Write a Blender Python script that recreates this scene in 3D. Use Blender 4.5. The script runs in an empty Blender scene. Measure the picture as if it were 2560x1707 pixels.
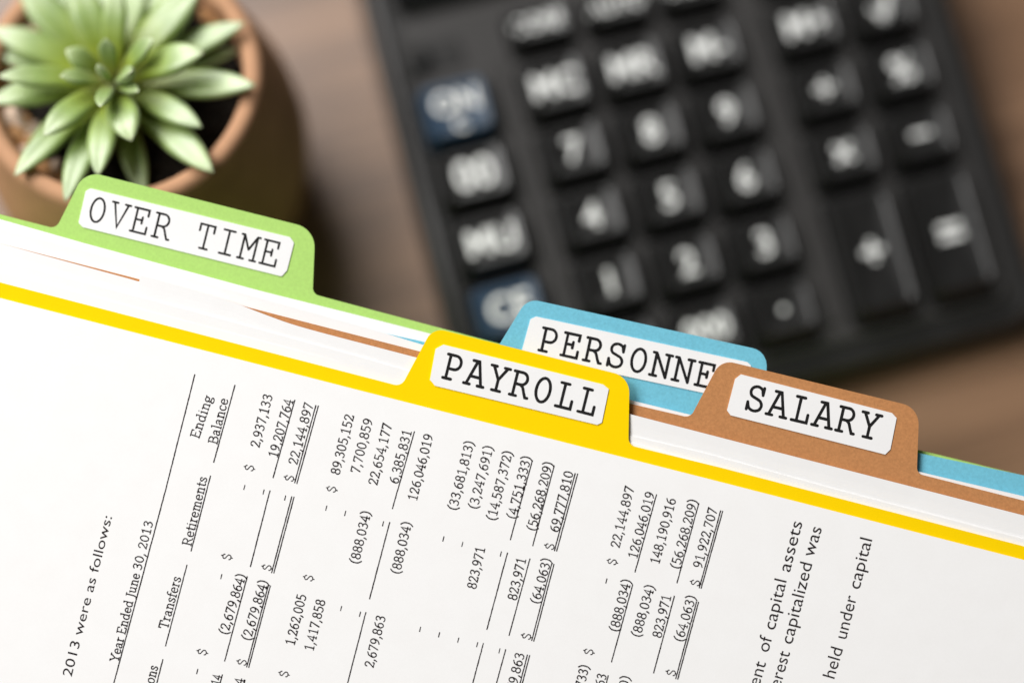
import bpy, bmesh, math, random
from mathutils import Vector, Matrix
from mathutils.geometry import tessellate_polygon

random.seed(11)
scene = bpy.context.scene
COL = scene.collection

# ------------------------------------------------------------------ camera, light, exposure
CAM_H = 0.490                      # camera above the table top
LENS = 61.28                       # mm on a 36 mm wide sensor
FPX = LENS / 36.0 * 2560.0         # focal length in photograph pixels
TILT = math.radians(19.0)          # the camera looks down, leaning this much from the vertical
UPV = Vector((0, math.sin(TILT), math.cos(TILT)))      # true up, seen in camera-aligned measuring axes
TAB = Vector((0, 0, 0.006))        # a point of the table top in those axes
MEAS = Matrix.Rotation(TILT, 4, 'X') @ Matrix.Translation(-TAB)    # measuring axes -> world (table at z = 0)
UNTILT = Matrix.Rotation(-TILT, 4, 'X')
cam_d = bpy.data.cameras.new('camera')
cam = bpy.data.objects.new('camera', cam_d)
COL.objects.link(cam)
cam.location = MEAS @ Vector((0, 0, CAM_H))
cam.rotation_euler = (TILT, 0, 0)
cam_d.lens = LENS
cam_d.sensor_width = 36.0
cam_d.sensor_fit = 'HORIZONTAL'
cam_d.clip_start = 0.01
cam_d.clip_end = 20.0
cam_d.dof.use_dof = True
cam_d.dof.focus_distance = CAM_H - 0.0888
cam_d.dof.aperture_fstop = 1.72
scene.camera = cam

world = bpy.data.worlds.new("World")
scene.world = world
world.use_nodes = True
wn = world.node_tree.nodes['Background']
wn.inputs[0].default_value = (1.0, 0.985, 0.96, 1)
wn.inputs[1].default_value = 0.07


def area(name, loc, aim, size, power, color):
    l = bpy.data.lights.new(name, 'AREA')
    l.shape = 'RECTANGLE'
    l.size, l.size_y = size
    l.energy = power
    l.color = color
    o = bpy.data.objects.new(name, l)
    COL.objects.link(o)
    loc, aim = MEAS @ Vector(loc), MEAS @ Vector(aim)
    o.location = loc
    d = aim - loc
    o.rotation_euler = d.to_track_quat('-Z', 'Y').to_euler()
    return o


area('softbox_key', (-1.25, 0.66, 1.75), (0.0, 0.0, 0.06), (0.95, 0.95), 38.0, (1.0, 0.985, 0.968))
area('softbox_back', (-0.60, 1.12, 0.80), (-0.04, 0.08, 0.0), (0.75, 0.50), 20.0, (1.0, 0.985, 0.965))

scene.view_settings.view_transform = 'Standard'
scene.view_settings.look = 'None'
scene.view_settings.exposure = 0.0
scene.view_settings.gamma = 1.0
scene.view_settings.use_curve_mapping = False
scene.render.engine = 'CYCLES'


# ------------------------------------------------------------------ helpers
def lin(r, g, b, k=1.0):
    def f(c):
        c /= 255.0
        return (c / 12.92 if c <= 0.04045 else ((c + 0.055) / 1.055) ** 2.4) * k
    return (f(r), f(g), f(b), 1.0)


def at(px, py, z):
    """photograph measurement (pixels) -> metres on the horizontal plane at height z"""
    s = (CAM_H - z) / FPX
    return Vector(((px - 1280.0) * s, -(py - 853.5) * s, z))


def at_plane(px, py, p0, n):
    """photograph measurement -> the point where that line of sight meets a plane"""
    d = Vector(((px - 1280.0) / FPX, -(py - 853.5) / FPX, -1.0))
    c = Vector((0, 0, CAM_H))
    return c + d * ((p0 - c).dot(n) / d.dot(n))


def mm_per(z):
    return (CAM_H - z) / FPX


def link(name, me, mat, parent=None):
    o = bpy.data.objects.new(name, me)
    COL.objects.link(o)
    if mat is not None:
        me.materials.append(mat)
    if parent is not None:
        o.parent = parent
        o.matrix_parent_inverse = parent.matrix_basis.inverted()
    return o


def from_bm(name, bm, mat, parent=None, smooth=False):
    bmesh.ops.recalc_face_normals(bm, faces=bm.faces)
    me = bpy.data.meshes.new(name)
    bm.to_mesh(me)
    bm.free()
    if smooth:
        for p in me.polygons:
            p.use_smooth = True
    return link(name, me, mat, parent)


def tag(o, label=None, cat=None, group=None, kind=None):
    if label: o['label'] = label
    if cat: o['category'] = cat
    if group: o['group'] = group
    if kind: o['kind'] = kind
    return o


def empty(name, loc, rz=0.0):
    o = bpy.data.objects.new(name, None)
    COL.objects.link(o)
    o.location = loc
    o.rotation_euler = (0, 0, rz)
    o.empty_display_size = 0.02
    o.matrix_basis = Matrix.Translation(Vector(loc)) @ Matrix.Rotation(rz, 4, 'Z')
    return o


def new_mat(name):
    m = bpy.data.materials.new(name)
    m.use_nodes = True
    nt = m.node_tree
    b = nt.nodes['Principled BSDF']
    return m, nt, b


def N(nt, t, **kw):
    n = nt.nodes.new(t)
    for k, v in kw.items():
        if k in n.inputs:
            n.inputs[k].default_value = v
        else:
            setattr(n, k, v)
    return n


def ramp(nt, stops):
    r = nt.nodes.new('ShaderNodeValToRGB')
    el = r.color_ramp.elements
    while len(el) < len(stops):
        el.new(0.5)
    for e, (p, c) in zip(el, stops):
        e.position = p
        e.color = c
    return r


def scl(c, k):
    return (min(1, c[0] * k), min(1, c[1] * k), min(1, c[2] * k), 1)


def card_mat(name, c, mottle=0.07, fibre=0.25, scale=2600.0):
    m, nt, b = new_mat(name)
    tc = N(nt, 'ShaderNodeTexCoord')
    n1 = N(nt, 'ShaderNodeTexNoise', Scale=scale, Detail=4.0, Roughness=0.65)
    n2 = N(nt, 'ShaderNodeTexNoise', Scale=180.0, Detail=3.0)
    nt.links.new(tc.outputs['Object'], n1.inputs['Vector'])
    nt.links.new(tc.outputs['Object'], n2.inputs['Vector'])
    r = ramp(nt, [(0.3, scl(c, 1 - mottle)), (0.7, scl(c, 1 + mottle))])
    nt.links.new(n1.outputs[0], r.inputs[0])
    r2 = ramp(nt, [(0.3, (0.985, 0.982, 0.98, 1)), (0.7, (1, 1, 1, 1))])
    nt.links.new(n2.outputs[0], r2.inputs[0])
    mx = N(nt, 'ShaderNodeMixRGB', blend_type='MULTIPLY')
    mx.inputs[0].default_value = 1.0
    nt.links.new(r.outputs[0], mx.inputs[1])
    nt.links.new(r2.outputs[0], mx.inputs[2])
    nt.links.new(mx.outputs[0], b.inputs['Base Color'])
    bu = N(nt, 'ShaderNodeBump', Strength=fibre, Distance=0.00005)
    nt.links.new(n1.outputs[0], bu.inputs['Height'])
    nt.links.new(bu.outputs[0], b.inputs['Normal'])
    b.inputs['Roughness'].default_value = 0.85
    b.inputs['Specular IOR Level'].default_value = 0.08
    return m


def plain_mat(name, c, rough=0.5, spec=0.5):
    m, nt, b = new_mat(name)
    b.inputs['Base Color'].default_value = c
    b.inputs['Roughness'].default_value = rough
    b.inputs['Specular IOR Level'].default_value = spec
    return m


def noisy_mat(name, c, var, scale, rough=0.5, spec=0.5, bump=0.0, bdist=0.0005):
    m, nt, b = new_mat(name)
    tc = N(nt, 'ShaderNodeTexCoord')
    n1 = N(nt, 'ShaderNodeTexNoise', Scale=scale, Detail=5.0, Roughness=0.6)
    nt.links.new(tc.outputs['Object'], n1.inputs['Vector'])
    r = ramp(nt, [(0.3, scl(c, 1 - var)), (0.7, scl(c, 1 + var))])
    nt.links.new(n1.outputs[0], r.inputs[0])
    nt.links.new(r.outputs[0], b.inputs['Base Color'])
    b.inputs['Roughness'].default_value = rough
    b.inputs['Specular IOR Level'].default_value = spec
    if bump:
        bu = N(nt, 'ShaderNodeBump', Strength=bump, Distance=bdist)
        nt.links.new(n1.outputs[0], bu.inputs['Height'])
        nt.links.new(bu.outputs[0], b.inputs['Normal'])
    return m


def wood_mat():
    m, nt, b = new_mat('table_wood')
    tc = N(nt, 'ShaderNodeTexCoord')
    mp = N(nt, 'ShaderNodeMapping')
    mp.inputs['Rotation'].default_value = (0, 0, math.radians(-17))
    nt.links.new(tc.outputs['Object'], mp.inputs['Vector'])
    mp2 = N(nt, 'ShaderNodeMapping')
    mp2.inputs['Scale'].default_value = (2.0, 26.0, 1.0)
    nt.links.new(mp.outputs[0], mp2.inputs['Vector'])
    n1 = N(nt, 'ShaderNodeTexNoise', Scale=1.6, Detail=7.0, Roughness=0.6, Distortion=0.5)
    nt.links.new(mp2.outputs[0], n1.inputs['Vector'])
    mp3 = N(nt, 'ShaderNodeMapping')
    mp3.inputs['Scale'].default_value = (6.0, 260.0, 1.0)
    nt.links.new(mp.outputs[0], mp3.inputs['Vector'])
    n2 = N(nt, 'ShaderNodeTexNoise', Scale=1.5, Detail=4.0, Roughness=0.6)
    nt.links.new(mp3.outputs[0], n2.inputs['Vector'])
    r1 = ramp(nt, [(0.30, (0.115, 0.062, 0.034, 1)), (0.52, (0.235, 0.134, 0.076, 1)), (0.72, (0.325, 0.190, 0.110, 1))])
    nt.links.new(n1.outputs[0], r1.inputs[0])
    r2 = ramp(nt, [(0.35, (0.72, 0.70, 0.68, 1)), (0.6, (1, 1, 1, 1))])
    nt.links.new(n2.outputs[0], r2.inputs[0])
    mx = N(nt, 'ShaderNodeMixRGB', blend_type='MULTIPLY')
    mx.inputs[0].default_value = 1.0
    nt.links.new(r1.outputs[0], mx.inputs[1])
    nt.links.new(r2.outputs[0], mx.inputs[2])
    nt.links.new(mx.outputs[0], b.inputs['Base Color'])
    b.inputs['Roughness'].default_value = 0.42
    b.inputs['Specular IOR Level'].default_value = 0.6
    bu = N(nt, 'ShaderNodeBump', Strength=0.15, Distance=0.0004)
    nt.links.new(n2.outputs[0], bu.inputs['Height'])
    nt.links.new(bu.outputs[0], b.inputs['Normal'])
    return m


M_WOOD = wood_mat()
M_GREEN = card_mat('green_card', (0.425, 0.675, 0.175, 1), 0.06, 0.3, 1500.0)
M_YELLOW = card_mat('yellow_card', (0.98, 0.655, 0.0, 1), 0.025, 0.12)
M_BLUE = card_mat('blue_card', (0.175, 0.52, 0.665, 1), 0.10, 0.3, 1700.0)
M_BROWN = card_mat('brown_kraft_card', (0.51, 0.232, 0.092, 1), 0.13, 0.5, 1700.0)
M_PAPER = card_mat('white_paper', (0.90, 0.895, 0.892, 1), 0.008, 0.06, 1800.0)
M_STICKER = card_mat('sticker_paper', (0.87, 0.865, 0.865, 1), 0.015, 0.1, 2200.0)
M_INK = noisy_mat('black_ink', (0.010, 0.0095, 0.0095, 1), 0.4, 2500.0, 0.7, 0.2)
M_INK_DOC = noisy_mat('grey_toner', (0.020, 0.015, 0.016, 1), 0.6, 1600.0, 0.8, 0.1)
M_POT = noisy_mat('terracotta', (0.50, 0.275, 0.155, 1), 0.10, 90.0, 0.75, 0.25, 0.2, 0.0004)
M_SOIL = noisy_mat('dark_soil', (0.016, 0.013, 0.010, 1), 0.6, 260.0, 0.9, 0.2, 1.0, 0.002)
M_BARK = noisy_mat('bark_chip', (0.44, 0.235, 0.105, 1), 0.45, 160.0, 0.8, 0.2, 0.4, 0.001)
M_STONE = noisy_mat('pale_chip', (0.62, 0.47, 0.36, 1), 0.2, 160.0, 0.8, 0.2, 0.3, 0.001)
M_CASE = noisy_mat('calculator_case', (0.017, 0.0165, 0.016, 1), 0.10, 900.0, 0.42, 0.5, 0.05, 0.0001)
M_DECK = noisy_mat('calculator_deck', (0.038, 0.0362, 0.0352, 1), 0.10, 1200.0, 0.42, 0.5, 0.06, 0.0001)
M_KEY = plain_mat('black_key', (0.0085, 0.0082, 0.008, 1), 0.32, 0.85)
M_KEYBLUE = plain_mat('blue_key', (0.022, 0.047, 0.084, 1), 0.38, 0.5)
M_GAP_SHADE = plain_mat('key_gap_shade', (0.004, 0.004, 0.004, 1), 0.8, 0.1)  # near-black colour standing in for shade in the key gaps
M_LEGEND = plain_mat('white_legend', (0.84, 0.85, 0.83, 1), 0.5, 0.3)
M_GLASS = plain_mat('display_window', (0.006, 0.006, 0.0065, 1), 0.12, 0.5)


# ------------------------------------------------------------------ outlines and slabs
def fillet(pts, radii, n=9):
    out = []
    k = len(pts)
    for i in range(k):
        r = radii[i]
        p = Vector(pts[i])
        if r <= 0:
            out.append(p)
            continue
        a = (Vector(pts[i - 1]) - p).normalized()
        c = (Vector(pts[(i + 1) % k]) - p).normalized()
        ang = a.angle(c)
        t = r / math.tan(ang / 2)
        p0, p1 = p + a * t, p + c * t
        bis = (a + c).normalized()
        cen = p + bis * (r / math.sin(ang / 2))
        v0, v1 = p0 - cen, p1 - cen
        a0 = math.atan2(v0.y, v0.x)
        da = math.atan2(v1.y, v1.x) - a0
        while da > math.pi: da -= 2 * math.pi
        while da < -math.pi: da += 2 * math.pi
        for j in range(n + 1):
            th = a0 + da * j / n
            out.append(cen + Vector((math.cos(th), math.sin(th))) * r)
    return out


def slab(name, pix, z, thick, mat, parent=None, origin=None, rough=0.0):
    """flat card cut to an outline, top face at z"""
    bm = bmesh.new()
    n = len(pix)
    tops = []
    for i, p in enumerate(pix):
        q = at(p[0], p[1], z)
        if rough:
            q += Vector((random.uniform(-1, 1), random.uniform(-1, 1), 0)) * rough
        tops.append(q)
    top = [bm.verts.new(q) for q in tops]
    bot = [bm.verts.new(q - Vector((0, 0, thick))) for q in tops]
    for a, b, c in tessellate_polygon([[Vector((q.x, q.y, 0)) for q in tops]]):
        bm.faces.new((top[a], top[b], top[c]))
        bm.faces.new((bot[c], bot[b], bot[a]))
    for i in range(n):
        j = (i + 1) % n
        bm.faces.new((top[i], bot[i], bot[j], top[j]))
    return from_bm(name, bm, mat, parent)


def densify(pts, step=18.0):
    out = []
    for a, b in zip(pts[:-1], pts[1:]):
        a, b = Vector(a), Vector(b)
        m = max(1, int((b - a).length / step))
        for i in range(m):
            out.append(a.lerp(b, i / m))
    out.append(Vector(pts[-1]))
    # soften the corners of the run
    for _ in range(3):
        out = [out[0]] + [(out[i - 1] + out[i] * 2 + out[i + 1]) / 4 for i in range(1, len(out) - 1)] + [out[-1]]
    return out


DOWN = Vector((-0.25, 0.968))


def sheet(name, edge, z, depth_px=1650.0, wav=0.00008, seed=0, thick=0.00010, lift=0.0):
    """a sheet of paper: its top edge measured in the photograph, running on under the next folder"""
    rnd = random.Random(seed)
    ph = [rnd.uniform(0, 6.28) for _ in range(4)]
    e = densify(edge)
    rows = [0, 25, 60, 120, 220, 400, 800, depth_px]
    bm = bmesh.new()
    grid = []
    for r in rows:
        line = []
        for i, p in enumerate(e):
            q = p + DOWN * r
            zz = z + wav * (math.sin(p.x / 310.0 + ph[0]) + 0.5 * math.sin(p.x / 120.0 + ph[1] + r / 200.0)) * math.exp(-r / 300.0)
            zz += lift * math.exp(-r / 90.0)
            line.append(at(q.x, q.y, zz))
        grid.append(line)
    top = [[bm.verts.new(q) for q in l] for l in grid]
    bot = [[bm.verts.new(q - Vector((0, 0, thick))) for q in l] for l in grid]
    R, C = len(rows), len(e)
    for i in range(R - 1):
        for j in range(C - 1):
            bm.faces.new((top[i][j], top[i][j + 1], top[i + 1][j + 1], top[i + 1][j]))
            bm.faces.new((bot[i][j], bot[i + 1][j], bot[i + 1][j + 1], bot[i][j + 1]))
    for j in range(C - 1):
        bm.faces.new((top[0][j], bot[0][j], bot[0][j + 1], top[0][j + 1]))
        bm.faces.new((top[-1][j], top[-1][j + 1], bot[-1][j + 1], bot[-1][j]))
    for i in range(R - 1):
        bm.faces.new((top[i][0], top[i + 1][0], bot[i + 1][0], bot[i][0]))
        bm.faces.new((top[i][-1], bot[i][-1], bot[i + 1][-1], top[i + 1][-1]))
    o = from_bm(name, bm, M_PAPER)
    return o


# ------------------------------------------------------------------ lettering: pen-stroke glyphs
def spl(pts, n=7, closed=False):
    P = [Vector(p) for p in pts]
    out = []
    k = len(P)
    rng = range(k) if closed else range(k - 1)
    for i in rng:
        if closed:
            p0, p1, p2, p3 = P[i - 1], P[i], P[(i + 1) % k], P[(i + 2) % k]
        else:
            p1, p2 = P[i], P[i + 1]
            p0 = P[i - 1] if i > 0 else p1 * 2 - p2
            p3 = P[i + 2] if i + 2 < k else p2 * 2 - p1
        for j in range(n):
            t = j / n
            out.append(0.5 * (2 * p1 + (p2 - p0) * t + (2 * p0 - 5 * p1 + 4 * p2 - p3) * t * t + (3 * p1 - p0 - 3 * p2 + p3) * t ** 3))
    out.append(P[0].copy() if closed else P[-1])
    return out


def ell(cx, cy, rx, ry, a0=0, a1=360, n=26):
    return [Vector((cx + rx * math.cos(math.radians(a0 + (a1 - a0) * i / n)), cy + ry * math.sin(math.radians(a0 + (a1 - a0) * i / n)))) for i in range(n + 1)]


V2 = lambda *a: [Vector(p) for p in a]
TYPE = {   # typewriter capitals: cap height 1, cell 0.97
    'O': [ell(.485, .5, .335, .505)],
    'V': [V2((.13, 1), (.485, 0), (.84, 1)), V2((.02, 1), (.29, 1)), V2((.68, 1), (.95, 1))],
    'E': [V2((.20, 0), (.20, 1)), V2((.06, 1), (.80, 1), (.80, .75)), V2((.06, 0), (.84, 0), (.84, .28)), V2((.20, .53), (.54, .53)), V2((.54, .40), (.54, .66))],
    'R': [V2((.20, 0), (.20, 1)), V2((.06, 1), (.48, 1)) + ell(.48, .745, .27, .255, 90, -90, 14) + V2((.20, .49)), spl([(.46, .49), (.60, .40), (.72, .18), (.82, 0)]) + V2((.93, 0)), V2((.06, 0), (.37, 0))],
    'T': [V2((.12, .72), (.12, 1), (.85, 1), (.85, .72)), V2((.485, 1), (.485, 0)), V2((.29, 0), (.68, 0))],
    'I': [V2((.485, 0), (.485, 1)), V2((.20, 1), (.77, 1)), V2((.20, 0), (.77, 0))],
    'M': [V2((.15, 0), (.15, 1)), V2((.15, 1), (.485, .42)), V2((.485, .42), (.82, 1)), V2((.82, 1), (.82, 0)), V2((.02, 1), (.15, 1)), V2((.82, 1), (.95, 1)), V2((.02, 0), (.32, 0)), V2((.65, 0), (.95, 0))],
    'P': [V2((.22, 0), (.22, 1)), V2((.08, 1), (.50, 1)) + ell(.50, .71, .29, .29, 90, -90, 14) + V2((.22, .42)), V2((.08, 0), (.47, 0))],
    'S': [spl([(.78, .74), (.70, .93), (.49, 1.01), (.27, .94), (.19, .77), (.27, .60), (.49, .52), (.72, .43), (.82, .25), (.73, .06), (.49, -.01), (.26, .07), (.16, .26)]), V2((.79, 1), (.79, .70)), V2((.15, 0), (.15, .31))],
    'N': [V2((.17, 0), (.17, 1)), V2((.17, 1), (.80, .0)), V2((.80, .0), (.80, 1)), V2((.02, 1), (.17, 1)), V2((.64, 1), (.95, 1)), V2((.02, 0), (.34, 0))],
    'Y': [V2((.14, 1), (.485, .46), (.83, 1)), V2((.485, .46), (.485, 0)), V2((.02, 1), (.29, 1)), V2((.68, 1), (.95, 1)), V2((.28, 0), (.69, 0))],
    'A': [V2((.12, 0), (.45, 1), (.53, 1), (.85, 0)), V2((.24, 1), (.50, 1)), V2((.23, .34), (.74, .34)), V2((0, 0), (.29, 0)), V2((.68, 0), (.97, 0))],
    'L': [V2((.36, 0), (.36, 1)), V2((.16, 1), (.57, 1)), V2((.12, 0), (.85, 0), (.85, .33))],
}
# small book serif: (advance, strokes), cap height 1
BOOK = {
    '0': (.78, [ell(.39, .5, .27, .50)]),
    '1': (.78, [V2((.20, .86), (.42, 1), (.42, 0)), V2((.20, 0), (.63, 0))]),
    '2': (.78, [spl([(.14, .76), (.20, .93), (.38, 1.0), (.58, .91), (.61, .72), (.48, .48), (.14, .02)]), V2((.12, .02), (.64, .02), (.66, .14))]),
    '3': (.78, [spl([(.15, .86), (.34, 1.0), (.56, .92), (.58, .72), (.45, .57), (.30, .53)]), spl([(.30, .53), (.52, .48), (.63, .28), (.50, .04), (.30, 0), (.13, .08)])]),
    '4': (.78, [V2((.52, 0), (.52, 1), (.08, .30), (.70, .30)), V2((.38, 0), (.66, 0))]),
    '5': (.78, [V2((.60, 1), (.22, 1), (.19, .55)), spl([(.19, .55), (.40, .60), (.61, .48), (.63, .25), (.50, .04), (.30, 0), (.13, .08)])]),
    '6': (.78, [spl([(.58, 1), (.30, .84), (.15, .50), (.16, .20), (.36, 0), (.58, .10), (.64, .32), (.54, .55), (.36, .58), (.17, .40)])]),
    '7': (.78, [V2((.13, .84), (.14, .98), (.66, .98), (.30, 0))]),
    '8': (.78, [ell(.39, .755, .22, .245), ell(.39, .26, .27, .26)]),
    '9': (.78, [spl([(.20, 0), (.48, .16), (.63, .50), (.62, .80), (.42, 1), (.20, .90), (.14, .68), (.24, .45), (.42, .42), (.61, .60)])]),
    ',': (.37, [V2((.20, .08), (.19, -.03), (.10, -.20))]),
    '.': (.37, [V2((.17, .03), (.20, .03))]),
    '(': (.50, [spl([(.42, 1.12), (.20, .84), (.14, .45), (.20, .08), (.42, -.22)])]),
    ')': (.50, [spl([(.08, 1.12), (.30, .84), (.36, .45), (.30, .08), (.08, -.22)])]),
    '$': (.78, [spl([(.60, .78), (.52, .92), (.36, .95), (.18, .85), (.18, .66), (.39, .53), (.60, .38), (.60, .16), (.42, .03), (.22, .07), (.14, .22)]), V2((.40, 1.10), (.395, .93)), V2((.385, .05), (.38, -.14))]),
    '-': (.46, [V2((.10, .36), (.36, .36))]),
    ' ': (.34, []),
    'E': (.80, [V2((.20, 0), (.20, 1)), V2((.08, 1), (.66, 1), (.68, .82)), V2((.08, 0), (.69, 0), (.73, .20)), V2((.20, .52), (.54, .52))]),
    'B': (.84, [V2((.20, 0), (.20, 1)), V2((.08, 1), (.42, 1)) + ell(.42, .77, .24, .23, 90, -90, 10) + V2((.20, .54)), V2((.42, .54)) + ell(.44, .27, .29, .27, 90, -90, 10) + V2((.08, 0))]),
    'R': (.88, [V2((.20, 0), (.20, 1)), V2((.08, 1), (.42, 1)) + ell(.42, .75, .25, .25, 90, -90, 10) + V2((.20, .50)), V2((.44, .50), (.72, .02), (.86, 0)), V2((.08, 0), (.34, 0))]),
    'T': (.82, [V2((.06, .80), (.07, 1), (.75, 1), (.76, .80)), V2((.41, 1), (.41, 0)), V2((.26, 0), (.56, 0))]),
    'Y': (.84, [V2((.10, 1), (.42, .46), (.74, 1)), V2((.42, .46), (.42, 0)), V2((.0, 1), (.22, 1)), V2((.62, 1), (.84, 1)), V2((.26, 0), (.58, 0))]),
    'J': (.46, [V2((.26, 1)) + spl([(.26, .10), (.18, -.18), (.0, -.24)]), V2((.12, 1), (.42, 1))]),
    'a': (.66, [spl([(.13, .56), (.28, .68), (.44, .60), (.46, .42)]) + V2((.46, .10), (.58, 0)), spl([(.46, .40), (.22, .34), (.10, .18), (.20, 0), (.36, .04), (.46, .16)])]),
    'b': (.72, []),
    'c': (.60, [spl([(.52, .56), (.36, .68), (.16, .56), (.10, .34), (.18, .08), (.36, 0), (.53, .10)])]),
    'd': (.74, [V2((.42, 1.05), (.54, 1.07), (.54, .05), (.66, 0)), spl([(.54, .58), (.34, .68), (.14, .54), (.10, .32), (.18, .06), (.34, 0), (.54, .14)])]),
    'e': (.64, [spl([(.11, .37), (.53, .38), (.48, .60), (.32, .68), (.15, .56), (.10, .32), (.20, .06), (.36, 0), (.54, .10)])]),
    'f': (.44, [spl([(.46, 1.02), (.34, 1.06), (.22, .96), (.20, .80)]) + V2((.20, 0)), V2((.06, .66), (.40, .66)), V2((.08, 0), (.36, 0))]),
    'g': (.66, [ell(.30, .45, .20, .22), spl([(.20, .26), (.12, .12), (.26, .03), (.50, -.02), (.54, -.18), (.34, -.30), (.12, -.24), (.10, -.10), (.20, .02)]), V2((.44, .60), (.60, .66))]),
    'i': (.38, [V2((.08, .66), (.20, .68), (.20, 0)), V2((.08, 0), (.32, 0)), V2((.18, .96), (.21, .96))]),
    'l': (.38, [V2((.08, 1.05), (.20, 1.07), (.20, 0)), V2((.08, 0), (.32, 0))]),
    'm': (1.10, [V2((.08, .66), (.20, .68), (.20, 0)), spl([(.20, .50), (.36, .67), (.52, .60), (.55, .44)]) + V2((.55, 0)), spl([(.55, .50), (.71, .67), (.87, .60), (.90, .44)]) + V2((.90, 0)), V2((.08, 0), (.32, 0)), V2((.44, 0), (.66, 0)), V2((.79, 0), (1.02, 0))]),
    'n': (.76, [V2((.08, .66), (.20, .68), (.20, 0)), spl([(.20, .50), (.38, .67), (.54, .60), (.57, .44)]) + V2((.57, 0)), V2((.08, 0), (.32, 0)), V2((.45, 0), (.69, 0))]),
    'o': (.70, [ell(.35, .335, .25, .345)]),
    'r': (.52, [V2((.08, .66), (.20, .68), (.20, 0)), spl([(.20, .46), (.32, .64), (.48, .66)]), V2((.08, 0), (.34, 0))]),
    's': (.56, [spl([(.45, .54), (.40, .66), (.24, .68), (.12, .56), (.20, .42), (.38, .30), (.47, .16), (.36, .01), (.18, .01), (.09, .14)])]),
    't': (.44, [V2((.20, .92)) + spl([(.20, .14), (.26, .01), (.40, .04)]), V2((.06, .66), (.40, .66))]),
    'u': (.76, [V2((.06, .66), (.18, .68)) + spl([(.18, .20), (.26, .01), (.44, .06), (.56, .20)]), V2((.44, .66), (.56, .68), (.56, .04), (.68, 0))]),
    'A': (.86, [V2((.10, 0), (.43, 1), (.76, 0)), V2((.23, .36), (.63, .36)), V2((0, 0), (.22, 0)), V2((.62, 0), (.86, 0))]),
}
BOOK[':'] = (.37, [])


class Ink:
    """gathers pen strokes into one mesh; nib > 0 makes vertical strokes heavier than horizontal ones"""
    def __init__(self):
        self.bm = bmesh.new()
        self.k = 0

    def stroke(self, pts, w, frame, z, thin=1.0, cap=True, jitter=0.0):
        """pts: glyph-space Vectors already scaled; frame: function glyph-space -> pixel"""
        self.k += 1
        zz = z + 1.2e-6 * (self.k % 12)
        pts = [p for i, p in enumerate(pts) if i == 0 or (p - pts[i - 1]).length > 1e-5]
        n = len(pts)
        if n < 2:
            return
        L, R = [], []
        for i in range(n):
            d0 = (pts[i] - pts[i - 1]).normalized() if i > 0 else None
            d1 = (pts[i + 1] - pts[i]).normalized() if i < n - 1 else None
            if d0 is None: d = d1; m = 1
            elif d1 is None: d = d0; m = 1
            else:
                d = d0 + d1
                if d.length < 1e-3: d = d1
                d = d.normalized()
                c = max(0.45, d.dot(d1))
                m = 1 / c
            nrm = Vector((-d.y, d.x))
            ww = w * (thin + (1 - thin) * abs(d.y)) * m * (1 + random.uniform(-jitter, jitter))
            L.append(pts[i] + nrm * ww / 2)
            R.append(pts[i] - nrm * ww / 2)
        poly = []
        if cap:
            d = (pts[0] - pts[1]).normalized()
            nr = Vector((-d.y, d.x))
            hw = (L[0] - R[0]).length / 2
            c0 = [pts[0] + nr * hw * math.cos(t) + d * hw * math.sin(t) for t in (0.5, 1.05, 1.57, 2.1, 2.64)]
            d = (pts[-1] - pts[-2]).normalized()
            nr = Vector((-d.y, d.x))
            hw = (L[-1] - R[-1]).length / 2
            c1 = [pts[-1] + nr * hw * math.cos(t) + d * hw * math.sin(t) for t in (0.5, 1.05, 1.57, 2.1, 2.64)]
        vl = [self.bm.verts.new(at(*frame(p), zz)) for p in L]
        vr = [self.bm.verts.new(at(*frame(p), zz)) for p in R]
        for i in range(n - 1):
            try:
                self.bm.faces.new((vl[i], vr[i], vr[i + 1], vl[i + 1]))
            except ValueError:
                pass
        if cap:
            vc = [self.bm.verts.new(at(*frame(p), zz)) for p in c0]
            self.bm.faces.new([vr[0]] + vc + [vl[0]])
            vc = [self.bm.verts.new(at(*frame(p), zz)) for p in c1]
            self.bm.faces.new([vl[-1]] + vc + [vr[-1]])

    def done(self, name, mat, parent):
        for f in self.bm.faces:
            f.normal_update()
            if f.normal.z < 0:
                f.normal_flip()
        me = bpy.data.meshes.new(name)
        self.bm.to_mesh(me)
        self.bm.free()
        return link(name, me, mat, parent)


def type_word(ink, word, start, step, cap, w, z, slant=0.0):
    """typewriter capitals: start = lower left of first cell (pixels), step = pixel vector of one cell"""
    e = Vector(step)
    adv = e.length
    ex = e / adv
    ey = Vector((ex.y, -ex.x))
    sx = adv / 0.97
    for i, ch in enumerate(word):
        if ch == ' ':
            continue
        o = Vector(start) + e * i
        fr = lambda p, o=o: o + ex * p.x + ey * p.y
        for st in TYPE[ch]:
            ink.stroke([Vector(((.485 + (p.x - .485) * .87) * sx, p.y * cap)) for p in st], w, fr, z, jitter=0.05)


UP = Vector((0.25, -0.968)).normalized()


def book_word(ink, word, start, end, cap, w, z):
    s, e = Vector(start), Vector(end)
    L = (e - s).length
    tot = sum(BOOK[c][0] for c in word)
    sx = L / tot
    ex = (e - s) / L
    ey = Vector((ex.y, -ex.x))
    x = 0.0
    for ch in word:
        adv, sts = BOOK[ch]
        for st in sts:
            if any(not isinstance(p, Vector) for p in st):
                continue
            ink.stroke([Vector(((p.x + x) * sx, p.y * cap)) for p in st], w, lambda p: s + ex * p.x + ey * p.y, z, thin=0.72, cap=True, jitter=0.18)
        x += adv


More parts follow.
